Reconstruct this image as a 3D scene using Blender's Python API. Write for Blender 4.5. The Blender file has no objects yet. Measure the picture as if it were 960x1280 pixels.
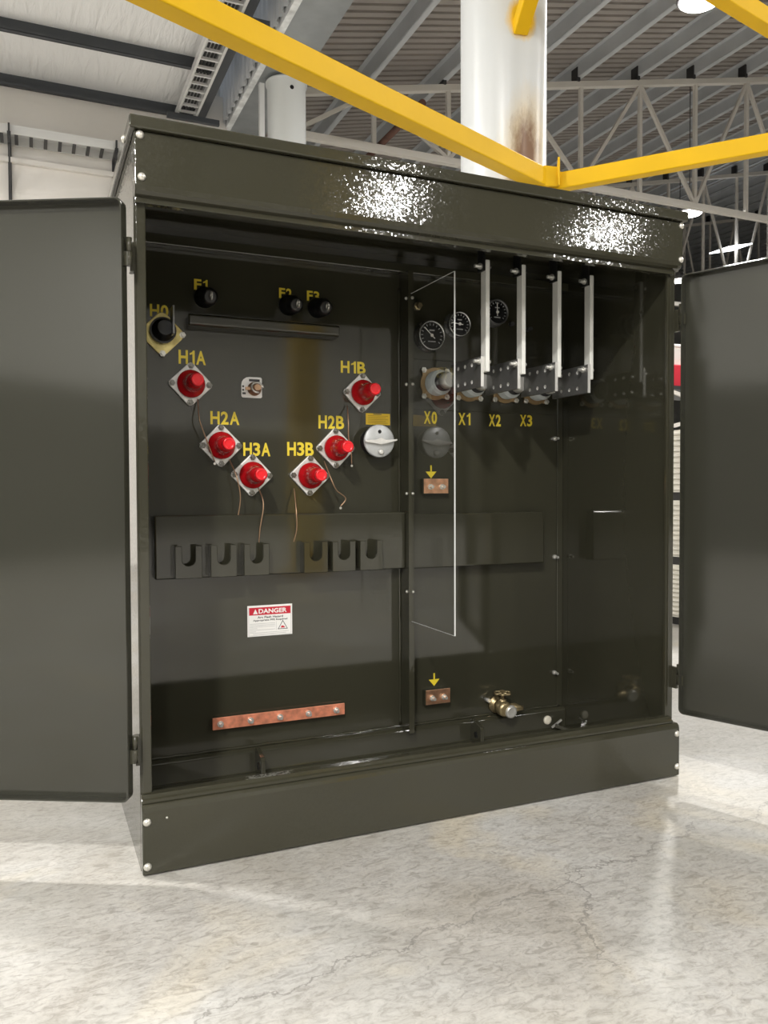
import bpy, bmesh, math, random
from mathutils import Vector, Matrix
random.seed(7)
SC = bpy.context.scene
C = SC.collection
PI = math.pi

# ------------------------------------------------------------------ camera
cam_d = bpy.data.cameras.new('camera')
cam_d.sensor_fit = 'HORIZONTAL'; cam_d.sensor_width = 36.0
cam_d.lens = 36.0 * 1006.4 / 960.0
cam_d.clip_end = 200
cam = bpy.data.objects.new('camera', cam_d); C.objects.link(cam)
yaw, pitch, roll = 0.413196, -0.027569, -0.003351
fw = Vector((math.sin(yaw)*math.cos(pitch), math.cos(yaw)*math.cos(pitch), math.sin(pitch)))
rt = Vector((math.cos(yaw), -math.sin(yaw), 0)); up = rt.cross(fw)
r2 = rt*math.cos(roll) + up*math.sin(roll); u2 = -rt*math.sin(roll) + up*math.cos(roll)
M = Matrix(((r2.x, u2.x, -fw.x, -0.249615), (r2.y, u2.y, -fw.y, -2.119835), (r2.z, u2.z, -fw.z, 0.994453), (0, 0, 0, 1)))
cam.matrix_world = M
SC.camera = cam

# ------------------------------------------------------------------ world, exposure
w = bpy.data.worlds.new('world'); SC.world = w; w.use_nodes = True
w.node_tree.nodes['Background'].inputs[0].default_value = (0.75, 0.82, 0.9, 1)
w.node_tree.nodes['Background'].inputs[1].default_value = 0.3
vs = SC.view_settings
vs.view_transform = 'Standard'; vs.look = 'None'; vs.gamma = 1.0; vs.use_curve_mapping = False
vs.exposure = 0.0
LAMP_W = 310.0            # high bay lamp power
LAMPS = [  # x, y, z, power factor, label
    (6.39, 4.54, 6.20, 1.5, 'bright high bay lamp at the top edge above the white trusses'),
    (11.10, 9.50, 6.12, 1.0, 'bright high bay lamp hanging beside the top right corner of the cabinet lid'),
    (14.60, 13.40, 6.15, 1.0, 'bright high bay lamp seen in the slit above the right door hinge'),
    (5.84, -11.48, 6.30, 1.3, 'high bay lamp mirrored as the left sparkle on the cabinet header'),
    (10.77, -11.54, 6.30, 1.3, 'high bay lamp mirrored as the right sparkle on the cabinet header'),
    (-2.6, -5.1, 5.75, 2.3, 'high bay lamp under the insulated ceiling in front of the open cabinet'),
    (-2.8, 2.6, 5.75, 1.2, 'high bay lamp under the insulated ceiling beside the left door'),
    (-6.6, 4.6, 5.75, 1.6, 'high bay lamp in the back left corner of the insulated ceiling'),
    (-6.6, -1.6, 5.75, 0.4, 'high bay lamp left of the open left door'),
    (-6.6, -8.4, 5.75, 1.0, 'high bay lamp at the front left below the insulated ceiling'),
    (6.3, -1.0, 6.25, 0.6, 'high bay lamp to the right of the open right door'),
    (6.2, -6.2, 6.25, 0.5, 'high bay lamp behind the photographer on the right'),
    (11.0, -1.0, 6.25, 0.9, 'high bay lamp farther right of the open right door'),
    (11.0, 4.4, 6.25, 0.9, 'high bay lamp right of the crate stack'),
    (-2.6, -12.0, 5.75, 2.4, 'high bay lamp at the far front of the insulated ceiling'),
]

# ------------------------------------------------------------------ materials
MATS = {}
def nodes_of(m): return m.node_tree.nodes, m.node_tree.links
def mat(name, col, rough=0.5, metal=0.0, spec=0.5, bump=None, var=None, coat=0.0):
    """bump=(scale, distance); var=(scale, amount): slight colour mottling in object space"""
    if name in MATS: return MATS[name]
    m = bpy.data.materials.new(name); m.use_nodes = True
    N, L = nodes_of(m); b = N['Principled BSDF']
    b.inputs['Base Color'].default_value = (*col, 1)
    b.inputs['Roughness'].default_value = rough
    b.inputs['Metallic'].default_value = metal
    b.inputs['Specular IOR Level'].default_value = spec
    b.inputs['Coat Weight'].default_value = coat
    if bump or var:
        tc = N.new('ShaderNodeTexCoord')
    if var:
        n = N.new('ShaderNodeTexNoise'); n.inputs['Scale'].default_value = var[0]; n.inputs['Detail'].default_value = 5
        L.new(tc.outputs['Object'], n.inputs['Vector'])
        r = N.new('ShaderNodeMapRange'); r.inputs[1].default_value = 0.3; r.inputs[2].default_value = 0.7
        r.inputs[3].default_value = 1 - var[1]; r.inputs[4].default_value = 1 + var[1]
        L.new(n.outputs['Fac'], r.inputs[0])
        mx = N.new('ShaderNodeVectorMath'); mx.operation = 'SCALE'; mx.inputs[0].default_value = col
        L.new(r.outputs[0], mx.inputs['Scale']); L.new(mx.outputs[0], b.inputs['Base Color'])
    if bump:
        n2 = N.new('ShaderNodeTexNoise'); n2.inputs['Scale'].default_value = bump[0]; n2.inputs['Detail'].default_value = 2
        L.new(tc.outputs['Object'], n2.inputs['Vector'])
        bp = N.new('ShaderNodeBump'); bp.inputs['Strength'].default_value = 1.0; bp.inputs['Distance'].default_value = bump[1]
        L.new(n2.outputs['Fac'], bp.inputs['Height']); L.new(bp.outputs[0], b.inputs['Normal'])
    MATS[name] = m
    return m

OLIVE = (0.036, 0.0345, 0.0225)
paint = mat('olive_gloss_paint', OLIVE, 0.06, spec=0.6)
def orange_peel(m, scale, tilt):
    """fine facets of sprayed gloss paint: each cell leans a little its own way"""
    N, L = nodes_of(m); tc = N.new('ShaderNodeTexCoord'); v = N.new('ShaderNodeTexVoronoi'); v.inputs['Scale'].default_value = scale
    L.new(tc.outputs['Object'], v.inputs['Vector'])
    v2 = N.new('ShaderNodeTexVoronoi'); v2.inputs['Scale'].default_value = scale*.8; L.new(tc.outputs['Object'], v2.inputs['Vector'])
    sm = N.new('ShaderNodeVectorMath'); sm.operation = 'ADD'; L.new(v.outputs['Color'], sm.inputs[0]); L.new(v2.outputs['Color'], sm.inputs[1])
    a = N.new('ShaderNodeVectorMath'); a.operation = 'SUBTRACT'; a.inputs[1].default_value = (1, 1, 1); L.new(sm.outputs[0], a.inputs[0])
    k = N.new('ShaderNodeVectorMath'); k.operation = 'SCALE'; k.inputs['Scale'].default_value = tilt; L.new(a.outputs[0], k.inputs[0])
    g = N.new('ShaderNodeNewGeometry'); d = N.new('ShaderNodeVectorMath'); d.operation = 'ADD'; L.new(g.outputs['Normal'], d.inputs[0]); L.new(k.outputs[0], d.inputs[1])
    n = N.new('ShaderNodeVectorMath'); n.operation = 'NORMALIZE'; L.new(d.outputs[0], n.inputs[0]); L.new(n.outputs[0], N['Principled BSDF'].inputs['Normal'])
orange_peel(paint, 250, 0.029)
paint_in = mat('olive_interior_paint', (0.033, 0.032, 0.021), 0.07, spec=0.75, bump=(60, 0.00005))
door_paint = mat('olive_door_paint', (0.031, 0.031, 0.023), 0.09, spec=0.65, bump=(70, 0.00005))
black = mat('black_rubber', (0.006, 0.006, 0.006), 0.35)
dark_steel = mat('dark_steel', (0.03, 0.03, 0.032), 0.4)
bolt_m = mat('zinc_bolt', (0.66, 0.65, 0.61), 0.28, 0.65)
bolt_dark = mat('dark_zinc_bolt', (0.22, 0.215, 0.20), 0.25, 0.9)
bolt_light = mat('stainless_dome_bolt', (0.68, 0.66, 0.60), 0.35, 0.7)
alu = mat('cast_aluminium', (0.66, 0.65, 0.62), 0.42, 0.35, var=(60, 0.08))
dial_alu = mat('dial_aluminium', (0.45, 0.46, 0.46), 0.4, 0.3, var=(50, 0.06))
red = mat('red_plastic', (0.40, 0.006, 0.010), 0.22, coat=0.3)
red_tip = mat('red_plastic_tip', (0.75, 0.012, 0.02), 0.3)
copper = mat('copper', (0.80, 0.30, 0.18), 0.38, 0.55, var=(45, 0.25))
brushed = mat('brushed_copper', (0.75, 0.42, 0.26), 0.3, 0.9, var=(35, 0.3))
copper_wire = mat('copper_wire', (0.42, 0.27, 0.17), 0.4, 0.7)
tan_ring = mat('tan_clamp_ring', (0.30, 0.205, 0.10), 0.4, 0.35, var=(60, 0.15))
zinc_yellow = mat('yellow_zinc', (0.62, 0.52, 0.22), 0.3, 0.8, var=(40, 0.2))
porcelain = mat('grey_porcelain', (0.50, 0.53, 0.53), 0.25)
spade_m = mat('tinned_dim', (0.20, 0.20, 0.195), 0.42, 0.7, var=(30, 0.1))  # tin coloured dark, for the dark surroundings its faces mirror
spade_edge = mat('tinned_lit', (0.70, 0.69, 0.66), 0.35, 0.5)  # same tin coloured pale, for edges and hole walls that catch light
fibre = mat('white_fibreglass', (0.70, 0.70, 0.66), 0.4, var=(20, 0.06))
letter_y = mat('yellow_lettering', (0.72, 0.56, 0.03), 0.45)
white_print = mat('white_print', (0.82, 0.81, 0.78), 0.5)
red_print = mat('red_print', (0.52, 0.01, 0.03), 0.5)
dark_print = mat('dark_print', (0.05, 0.05, 0.05), 0.6)
grey_print = mat('grey_print', (0.42, 0.42, 0.42), 0.6)
yellow_plate = mat('yellow_plate', (0.70, 0.47, 0.02), 0.45)
brass = mat('brass', (0.40, 0.32, 0.18), 0.35, 0.85, var=(60, 0.25))
yellow = mat('yellow_crane_paint', (0.72, 0.43, 0.001), 0.5, spec=0.25, var=(3, 0.05), bump=(30, 0.0006))
dim_yellow = mat('dimmed_post_yellow', (0.42, 0.27, 0.01), 0.5, var=(3, 0.1))  # post yellow darkened in its colour, standing for weaker light there
white_wall = mat('white_wall_paint', (0.76, 0.73, 0.69), 0.7, var=(0.8, 0.05))
grey_wall = mat('grey_wall_paint', (0.70, 0.70, 0.67), 0.7, var=(0.6, 0.06))
deck_m = mat('galvanised_deck', (0.34, 0.31, 0.285), 0.5, 0.1, var=(0.7, 0.08))
clad_m = mat('light_cladding', (0.72, 0.73, 0.74), 0.5)
purlin_m = mat('galvanised_purlin', (0.52, 0.54, 0.56), 0.45, 0.1, var=(2, 0.06))
purlin_dark = mat('dark_grey_purlin', (0.055, 0.06, 0.068), 0.5)
truss_m = mat('white_truss_paint', (0.66, 0.63, 0.58), 0.5)
gutter_m = mat('galvanised_gutter', (0.36, 0.38, 0.39), 0.45, 0.4, var=(3, 0.12))
flake_m = mat('flaking_white_flange', (0.72, 0.74, 0.75), 0.6, var=(8, 0.25))
rust_m = mat('rusty_pipe', (0.10, 0.045, 0.03), 0.7, var=(15, 0.3))
tray_m = mat('aluminium_tray', (0.72, 0.72, 0.71), 0.4, 0.4)
gauge_face = mat('gauge_face', (0.012, 0.012, 0.013), 0.25)
gauge_ring = mat('gauge_ring', (0.22, 0.22, 0.22), 0.3, 0.8)
gauge_ring_bright = mat('gauge_ring_bright', (0.55, 0.55, 0.55), 0.25, 0.9)

def insulation_mat():
    m = bpy.data.materials.new('white_insulation_facing'); m.use_nodes = True
    N, L = nodes_of(m); b = N['Principled BSDF']
    b.inputs['Base Color'].default_value = (0.80, 0.80, 0.80, 1); b.inputs['Roughness'].default_value = 0.35
    tc = N.new('ShaderNodeTexCoord'); mp = N.new('ShaderNodeMapping'); mp.inputs['Scale'].default_value = (7, 1.1, 1)
    L.new(tc.outputs['Object'], mp.inputs[0])
    n = N.new('ShaderNodeTexNoise'); n.inputs['Scale'].default_value = 1.6; n.inputs['Detail'].default_value = 3; n.inputs['Distortion'].default_value = 0.6
    L.new(mp.outputs[0], n.inputs['Vector'])
    bp = N.new('ShaderNodeBump'); bp.inputs['Strength'].default_value = 0.55; bp.inputs['Distance'].default_value = 0.05
    L.new(n.outputs['Fac'], bp.inputs['Height']); L.new(bp.outputs[0], b.inputs['Normal'])
    return m
insul = insulation_mat()

def acrylic_mat():
    m = bpy.data.materials.new('clear_acrylic'); m.use_nodes = True
    N, L = nodes_of(m); N.remove(N['Principled BSDF'])
    out = N['Material Output']
    t = N.new('ShaderNodeBsdfTransparent'); t.inputs[0].default_value = (0.95, 0.955, 0.95, 1)
    g = N.new('ShaderNodeBsdfGlossy'); g.inputs['Roughness'].default_value = 0.01; g.inputs[0].default_value = (1, 1, 1, 1)
    f = N.new('ShaderNodeFresnel'); f.inputs[0].default_value = 1.49
    ge = N.new('ShaderNodeNewGeometry'); fm = N.new('ShaderNodeMath'); fm.operation = 'MULTIPLY_ADD'   # reflect once, at the entry face
    fm.inputs[1].default_value = -1.0; fm.inputs[2].default_value = 1.0; L.new(ge.outputs['Backfacing'], fm.inputs[0])
    fx = N.new('ShaderNodeMath'); fx.operation = 'MULTIPLY'; L.new(f.outputs[0], fx.inputs[0]); L.new(fm.outputs[0], fx.inputs[1])
    mx = N.new('ShaderNodeMixShader'); L.new(fx.outputs[0], mx.inputs[0]); L.new(t.outputs[0], mx.inputs[1]); L.new(g.outputs[0], mx.inputs[2])
    L.new(mx.outputs[0], out.inputs[0])
    return m
acrylic = acrylic_mat()
acrylic_edge = mat('acrylic_cut_edge', (0.62, 0.63, 0.62), 0.4)

def floor_mat():
    m = bpy.data.materials.new('troweled_concrete'); m.use_nodes = True
    N, L = nodes_of(m); b = N['Principled BSDF']
    tc = N.new('ShaderNodeTexCoord')
    def noise(scale, detail, dist=0.0, rough=0.6, vec=None):
        n = N.new('ShaderNodeTexNoise'); n.inputs['Scale'].default_value = scale; n.inputs['Detail'].default_value = detail
        n.inputs['Distortion'].default_value = dist; n.inputs['Roughness'].default_value = rough
        L.new(vec or tc.outputs['Object'], n.inputs['Vector']); return n
    def ramp(src, stops):
        r = N.new('ShaderNodeValToRGB'); e = r.color_ramp.elements
        e[0].position, e[0].color = stops[0][0], (*stops[0][1], 1); e[1].position, e[1].color = stops[1][0], (*stops[1][1], 1)
        for p_, c_ in stops[2:]:
            k = e.new(p_); k.color = (*c_, 1)
        L.new(src, r.inputs[0]); return r
    def mix(a, b_, fac, mode='MIX'):
        x = N.new('ShaderNodeMix'); x.data_type = 'RGBA'; x.blend_type = mode
        L.new(a, x.inputs[6]); L.new(b_, x.inputs[7])
        if isinstance(fac, float): x.inputs[0].default_value = fac
        else: L.new(fac, x.inputs[0])
        return x.outputs[2]
    big = noise(1.5, 6, 0.8, 0.6)
    base = ramp(big.outputs['Fac'], [(0.30, (0.335, 0.315, 0.275)), (0.66, (0.47, 0.465, 0.445))])
    warm = noise(1.7, 3, 0.8)
    wr = ramp(warm.outputs['Fac'], [(0.56, (0, 0, 0)), (0.72, (0.55, 0.55, 0.55))])
    wc = N.new('ShaderNodeRGB'); wc.outputs[0].default_value = (0.52, 0.46, 0.34, 1)
    col = mix(base.outputs[0], wc.outputs[0], wr.outputs[0])
    # trowel swirls: streaky, strongly distorted fine noise
    mp = N.new('ShaderNodeMapping'); mp.inputs['Scale'].default_value = (1.0, 2.2, 1); mp.inputs['Rotation'].default_value = (0, 0, -0.35)
    L.new(tc.outputs['Object'], mp.inputs[0])
    sw = noise(21, 5, 1.5, 0.62, mp.outputs[0])
    swr = ramp(sw.outputs['Fac'], [(0.36, (0.70, 0.69, 0.67)), (0.50, (1, 1, 1)), (0.66, (1.15, 1.15, 1.14))])
    col = mix(col, swr.outputs[0], 0.75, 'MULTIPLY')
    fine = noise(70, 4, 1.5)
    fr = ramp(fine.outputs['Fac'], [(0.33, (0.80, 0.79, 0.77)), (0.52, (1, 1, 1))])
    col = mix(col, fr.outputs[0], 0.6, 'MULTIPLY')
    # hairline cracks: two wandering lines
    sep = N.new('ShaderNodeSeparateXYZ'); L.new(tc.outputs['Object'], sep.inputs[0])
    wob = noise(3.5, 6, 0.0, 0.65)
    def math_(op, a, b_=None, c_=None):
        x = N.new('ShaderNodeMath'); x.operation = op
        for i, v in enumerate((a, b_, c_)):
            if v is None: continue
            if isinstance(v, (int, float)): x.inputs[i].default_value = v
            else: L.new(v, x.inputs[i])
        return x.outputs[0]
    def crack(slope, icpt, axis, x0, x1):
        a, o = (sep.outputs[0], sep.outputs[1]) if axis == 'x' else (sep.outputs[1], sep.outputs[0])
        line = math_('MULTIPLY_ADD', a, slope, icpt)
        wb = math_('MULTIPLY_ADD', wob.outputs['Fac'], 0.36, -0.18)
        d = math_('ABSOLUTE', math_('SUBTRACT', math_('SUBTRACT', o, line), wb))
        k = math_('SUBTRACT', 1.0, math_('MINIMUM', math_('DIVIDE', d, 0.006), 1.0))
        k = math_('MULTIPLY', k, math_('GREATER_THAN', a, x0)); return math_('MULTIPLY', k, math_('LESS_THAN', a, x1))
    ck = math_('MAXIMUM', crack(0.17, -0.63, 'x', -0.1, 1.9), crack(0.45, 1.20, 'y', -0.80, -0.42))
    cc = N.new('ShaderNodeRGB'); cc.outputs[0].default_value = (0.20, 0.19, 0.175, 1)
    col = mix(col, cc.outputs[0], math_('MULTIPLY', ck, 0.7))
    L.new(col, b.inputs['Base Color'])
    rr = N.new('ShaderNodeMapRange'); rr.inputs[3].default_value = 0.36; rr.inputs[4].default_value = 0.62
    L.new(sw.outputs['Fac'], rr.inputs[0]); L.new(rr.outputs[0], b.inputs['Roughness'])
    bp = N.new('ShaderNodeBump'); bp.inputs['Strength'].default_value = 0.35; bp.inputs['Distance'].default_value = 0.002
    L.new(sw.outputs['Fac'], bp.inputs['Height']); L.new(bp.outputs[0], b.inputs['Normal'])
    return m

def pipe_mat():
    """white painted steel with a brown scorch stain low on the front and yellow overspray round the strut"""
    m = bpy.data.materials.new('white_column_paint'); m.use_nodes = True
    N, L = nodes_of(m); b = N['Principled BSDF']; b.inputs['Roughness'].default_value = 0.3
    tc = N.new('ShaderNodeTexCoord')
    def blob(loc, scl, lo, hi, nscale, namt):
        mp = N.new('ShaderNodeMapping'); mp.vector_type = 'TEXTURE'
        mp.inputs['Location'].default_value = loc; mp.inputs['Scale'].default_value = scl
        L.new(tc.outputs['Object'], mp.inputs[0])
        ln = N.new('ShaderNodeVectorMath'); ln.operation = 'LENGTH'; L.new(mp.outputs[0], ln.inputs[0])
        mp2 = N.new('ShaderNodeMapping'); mp2.inputs['Scale'].default_value = (1, 1, 0.35); L.new(tc.outputs['Object'], mp2.inputs[0])
        n = N.new('ShaderNodeTexNoise'); n.inputs['Scale'].default_value = nscale; n.inputs['Detail'].default_value = 6; n.inputs['Roughness'].default_value = 0.7
        L.new(mp2.outputs[0], n.inputs['Vector'])
        a = N.new('ShaderNodeMath'); a.operation = 'MULTIPLY_ADD'; L.new(n.outputs['Fac'], a.inputs[0]); a.inputs[1].default_value = namt
        L.new(ln.outputs['Value'], a.inputs[2])
        r = N.new('ShaderNodeMapRange'); r.inputs[1].default_value = lo; r.inputs[2].default_value = hi; r.inputs[3].default_value = 1; r.inputs[4].default_value = 0
        L.new(a.outputs[0], r.inputs[0]); return r.outputs[0]
    def mix(c1, c2, fac):
        x = N.new('ShaderNodeMix'); x.data_type = 'RGBA'; L.new(fac, x.inputs[0])
        if isinstance(c1, tuple): x.inputs[6].default_value = (*c1, 1)
        else: L.new(c1, x.inputs[6])
        x.inputs[7].default_value = (*c2, 1); return x.outputs[2]
    c = mix((0.60, 0.62, 0.63), (0.60, 0.52, 0.38), blob((0.02, -0.27, 3.10), (0.22, 0.22, 0.45), 0.75, 1.35, 9, 0.7))
    c = mix(c, (0.17, 0.085, 0.035), blob((0.0, -0.27, 3.06), (0.13, 0.18, 0.34), 0.85, 1.5, 22, 1.1))
    c = mix(c, (0.80, 0.50, 0.02), blob((-0.03, -0.27, 3.87), (0.12, 0.12, 0.15), 0.85, 1.25, 14, 0.6))
    L.new(c, b.inputs['Base Color'])
    return m

# ------------------------------------------------------------------ mesh helpers
class MB:
    def __init__(s): s.bm = bmesh.new()
    def box(s, x0, x1, y0, y1, z0, z1, mi=0):
        v = [s.bm.verts.new((x, y, z)) for z in (z0, z1) for y in (y0, y1) for x in (x0, x1)]
        for f in ((0, 2, 3, 1), (4, 5, 7, 6), (0, 1, 5, 4), (2, 6, 7, 3), (0, 4, 6, 2), (1, 3, 7, 5)):
            s.bm.faces.new([v[i] for i in f]).material_index = mi
        return s
    def loft(s, rings, close=True, cap=True, mi=0, smooth=False):
        vs = [[s.bm.verts.new(p) for p in r] for r in rings]
        n = len(vs[0])
        for a, b in zip(vs, vs[1:]):
            for i in range(n if close else n-1):
                f = s.bm.faces.new((a[i], a[(i+1) % n], b[(i+1) % n], b[i])); f.material_index = mi; f.smooth = smooth
        if cap:
            f = s.bm.faces.new(list(reversed(vs[0]))); f.material_index = mi
            f = s.bm.faces.new(vs[-1]); f.material_index = mi
        return s
    def lathe(s, base, axis, prof, n=24, mi=0, smooth=True, cap=True):
        """prof: [(t along axis, radius)]"""
        a = Vector(axis).normalized(); t = Vector((0, 0, 1)) if abs(a.z) < .9 else Vector((1, 0, 0))
        e1 = a.cross(t).normalized(); e2 = a.cross(e1)
        b = Vector(base)
        rings = [[b + a*h + e1*(r*math.cos(2*PI*i/n)) + e2*(r*math.sin(2*PI*i/n)) for i in range(n)] for h, r in prof]
        return s.loft(rings, mi=mi, smooth=smooth, cap=cap)
    def cyl(s, p0, p1, r, n=12, r1=None, smooth=True):
        p0, p1 = Vector(p0), Vector(p1); l = (p1-p0).length
        return s.lathe(p0, p1-p0, [(0, r), (l, r if r1 is None else r1)], n, smooth=smooth)
    def bar(s, p0, p1, w_, h_, upv=(0, 0, 1)):
        """rectangular bar: w_ across, h_ along up"""
        p0, p1 = Vector(p0), Vector(p1); d = (p1-p0).normalized(); u = Vector(upv)
        e1 = d.cross(u).normalized(); e2 = e1.cross(d).normalized()
        ring = lambda p: [p+e1*(a*w_/2)+e2*(b*h_/2) for a, b in ((-1, -1), (1, -1), (1, 1), (-1, 1))]
        return s.loft([ring(p0), ring(p1)])
    def tube(s, pts, r, n=6):
        pts = [Vector(p) for p in pts]; rings = []
        for i, p in enumerate(pts):
            d = (pts[min(i+1, len(pts)-1)] - pts[max(i-1, 0)]).normalized()
            t = Vector((0, 1, 0)) if abs(d.y) < .9 else Vector((1, 0, 0))
            e1 = d.cross(t).normalized(); e2 = d.cross(e1)
            rings.append([p+e1*(r*math.cos(2*PI*k/n))+e2*(r*math.sin(2*PI*k/n)) for k in range(n)])
        return s.loft(rings, smooth=True)
    def prism(s, poly, axis, a0, a1, mi=0):
        """extrude a 2-D polygon; axis 'x': poly=(y,z); 'y': poly=(x,z); 'z': poly=(x,y)"""
        f = {'x': lambda p, a: (a, p[0], p[1]), 'y': lambda p, a: (p[0], a, p[1]), 'z': lambda p, a: (p[0], p[1], a)}[axis]
        return s.loft([[f(p, a0) for p in poly], [f(p, a1) for p in poly]], mi=mi)
    def build(s, name, m, parent=None, bevel=0, seg=2, recalc=True):
        if recalc: bmesh.ops.recalc_face_normals(s.bm, faces=s.bm.faces)
        me = bpy.data.meshes.new(name); s.bm.to_mesh(me); s.bm.free()
        for k in (m if isinstance(m, (list, tuple)) else [m]): me.materials.append(k)
        return link(name, me, parent, bevel, seg)

def link(name, me, parent=None, bevel=0, seg=2, loc=None):
    o = bpy.data.objects.new(name, me); C.objects.link(o)
    if parent: o.parent = parent
    if loc: o.location = loc
    if bevel:
        b = o.modifiers.new('bevel', 'BEVEL'); b.width = bevel; b.segments = seg; b.limit_method = 'ANGLE'; b.angle_limit = 0.6
        b.harden_normals = False
    return o
def tag(o, label=None, cat=None, group=None, kind=None):
    if label: o['label'] = label
    if cat: o['category'] = cat
    if group: o['group'] = group
    if kind: o['kind'] = kind
    return o
def empty(name, loc, label, cat, group=None):
    o = bpy.data.objects.new(name, None); C.objects.link(o); o.location = loc; o.empty_display_size = 0.1
    return tag(o, label, cat, group)
def struct(o): o['kind'] = 'structure'; return o
def rrect(x0, x1, z0, z1, r, n=4, radii=None):
    """rounded rectangle polygon, ccw; radii order BL, BR, TR, TL"""
    R = radii or (r, r, r, r); out = []
    for (cx, cz, a0, q) in ((x0, z0, PI, R[0]), (x1, z0, 1.5*PI, R[1]), (x1, z1, 0, R[2]), (x0, z1, .5*PI, R[3])):
        ox = cx + (q if cx == x0 else -q); oz = cz + (q if cz == z0 else -q)
        for i in range(n+1):
            a = a0 + i/n*PI/2; out.append((ox+q*math.cos(a), oz+q*math.sin(a)))
    return out
def rot_poly(poly, ang, cx, cz):
    c, s = math.cos(ang), math.sin(ang)
    return [(cx+x*c-z*s, cz+x*s+z*c) for x, z in poly]
def text_mesh(name, txt, x0, x1, z0, z1, y, m, parent, off=0.03, depth=0.0008):
    """flat lettering on a plane y=const facing -y, fitted to the box"""
    cu = bpy.data.curves.new(name, 'FONT'); cu.body = txt; cu.offset = off*0.6; cu.resolution_u = 3; cu.extrude = 0.02
    t = bpy.data.objects.new(name, cu); C.objects.link(t)
    me = bpy.data.meshes.new_from_object(t.evaluated_get(bpy.context.evaluated_depsgraph_get()))
    bpy.data.objects.remove(t); bpy.data.curves.remove(cu)
    xs = [v.co.x for v in me.vertices]; ys = [v.co.y for v in me.vertices]; zs = [v.co.z for v in me.vertices]
    ax, bx_, ay, by, az, bz = min(xs), max(xs), min(ys), max(ys), min(zs), max(zs)
    for v in me.vertices:
        c = v.co.copy()
        v.co = (x0+(c.x-ax)/(bx_-ax)*(x1-x0), y-depth*(c.z-az)/max(bz-az, 1e-6), z0+(c.y-ay)/(by-ay)*(z1-z0))
    me.materials.clear(); me.materials.append(m); me.update()
    return link(name, me, parent)

# ================================================================== BUILDING
XL, XR, YF, YB, YBL = -9.0, 40.0, -18.0, 42.0, 9.05
m = MB(); m.box(XL, XR, YF, YB, -0.1, 0.0); struct(m.build('floor', floor_mat()))
m = MB(); m.box(XL-.2, XL, YF, YBL, 0, 6.4); struct(m.build('wall_left', grey_wall))
m = MB(); m.box(XL, 2.3, YBL, YBL+.2, 0, 6.4); struct(m.build('wall_back', white_wall))
m = MB(); m.box(2.1, 2.3, YBL+.2, YB, 0, 7.4); struct(m.build('wall_inner', grey_wall))
m = MB(); m.box(2.1, XR, YB, YB+.2, 0, 15.2); struct(m.build('wall_far', grey_wall))
m = MB(); m.box(XR, XR+.2, YF, YB, 0, 15.2); struct(m.build('wall_right', grey_wall))
m = MB(); m.box(XL, XR, YF-.2, YF, 0, 15.2); struct(m.build('wall_front', grey_wall))

mirror_band = mat('added_dark_band', (0.13, 0.13, 0.125), 0.6, var=(0.7, 0.1))  # unseen dark wall band, added so the glossy doors mirror a dark strip
m = MB(); m.box(XL, XR, YF, YF+.04, 0, 2.6); struct(m.build('added_band_1', mirror_band))
m = MB(); m.box(XL, XL+.04, YF+.04, YBL, 0, 2.6); struct(m.build('added_band_2', mirror_band))
# insulated ceiling of the low bay with dark purlins along x
m = MB(); m.box(XL, 1.86, YF, YBL, 6.15, 6.2); ceil_low = struct(m.build('ceiling', insul))
m = MB(); m.box(XL, 1.86, -.01, .01, 6.0, 6.15); m.box(XL, 1.86, -.06, .01, 6.0, 6.012); m.box(XL, 1.86, -.06, -.052, 6.0, 6.03)
pm = m.build('purlin', purlin_dark, ceil_low, 0).data
bpy.data.objects['purlin'].location = (0, 9.0-.0, 0)
for i in range(1, 16):
    link('purlin', pm, ceil_low, loc=(0, [0, 7.70, 6.0][i] if i < 3 else 6.0-1.7*(i-2), 0))
# dark steel beam and cladding at the valley
m = MB(); m.box(1.84, 1.97, YF, YBL, 6.0, 6.02); m.box(1.895, 1.915, YF, YBL, 6.02, 6.30); m.box(1.84, 1.97, YF, YBL, 6.30, 6.32)
struct(m.build('trim_1', purlin_dark))
# vertical ribbed cladding (profile runs along y)
def ribbed(x, y0, y1, z0, z1, pitch, dep):
    m = MB(); prof = []; y = y0
    while y < y1:
        prof += [(x, y), (x, y+pitch*.3), (x-dep, y+pitch*.45), (x-dep, y+pitch*.85)]; y += pitch
    a = [m.bm.verts.new((px, py, z0)) for px, py in prof]; b = [m.bm.verts.new((px, py, z1)) for px, py in prof]
    for i in range(len(a)-1): m.bm.faces.new((a[i], a[i+1], b[i+1], b[i]))
    return m
struct(ribbed(2.27, -2, YBL, 6.02, 7.6, 0.2, 0.04).build('wall_valley', clad_m))
m = MB(); m.box(1.9, 2.31, YF, YBL, 7.4, 7.45); struct(m.build('trim_2', clad_m))
for i, y in enumerate((4.6, 6.3, 8.0)):
    m = MB(); m.bar((2.0, y, 6.2), (2.0, y, 7.35), .06, .06, (0, 1, 0)); m.bar((2.0, y-.05, 6.25), (2.22, y+.5, 6.9), .05, .05)
    o = m.build('valley_brace', purlin_dark); struct(o)
# gutter girder
m = MB(); m.box(2.30, 2.86, YF+.5, 9.6, 6.02, 6.04); m.box(2.30, 2.34, YF+.5, 9.6, 6.04, 6.45); m.box(2.82, 2.86, YF+.5, 9.6, 6.04, 6.5)
g = struct(m.build('trim_3', gutter_m))
m = MB(); m.box(2.285, 2.36, -3, 9.6, 5.99, 6.018); m.box(2.285, 2.30, -3, 9.6, 6.018, 6.09); m.build('flange', flake_m, g)
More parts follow.
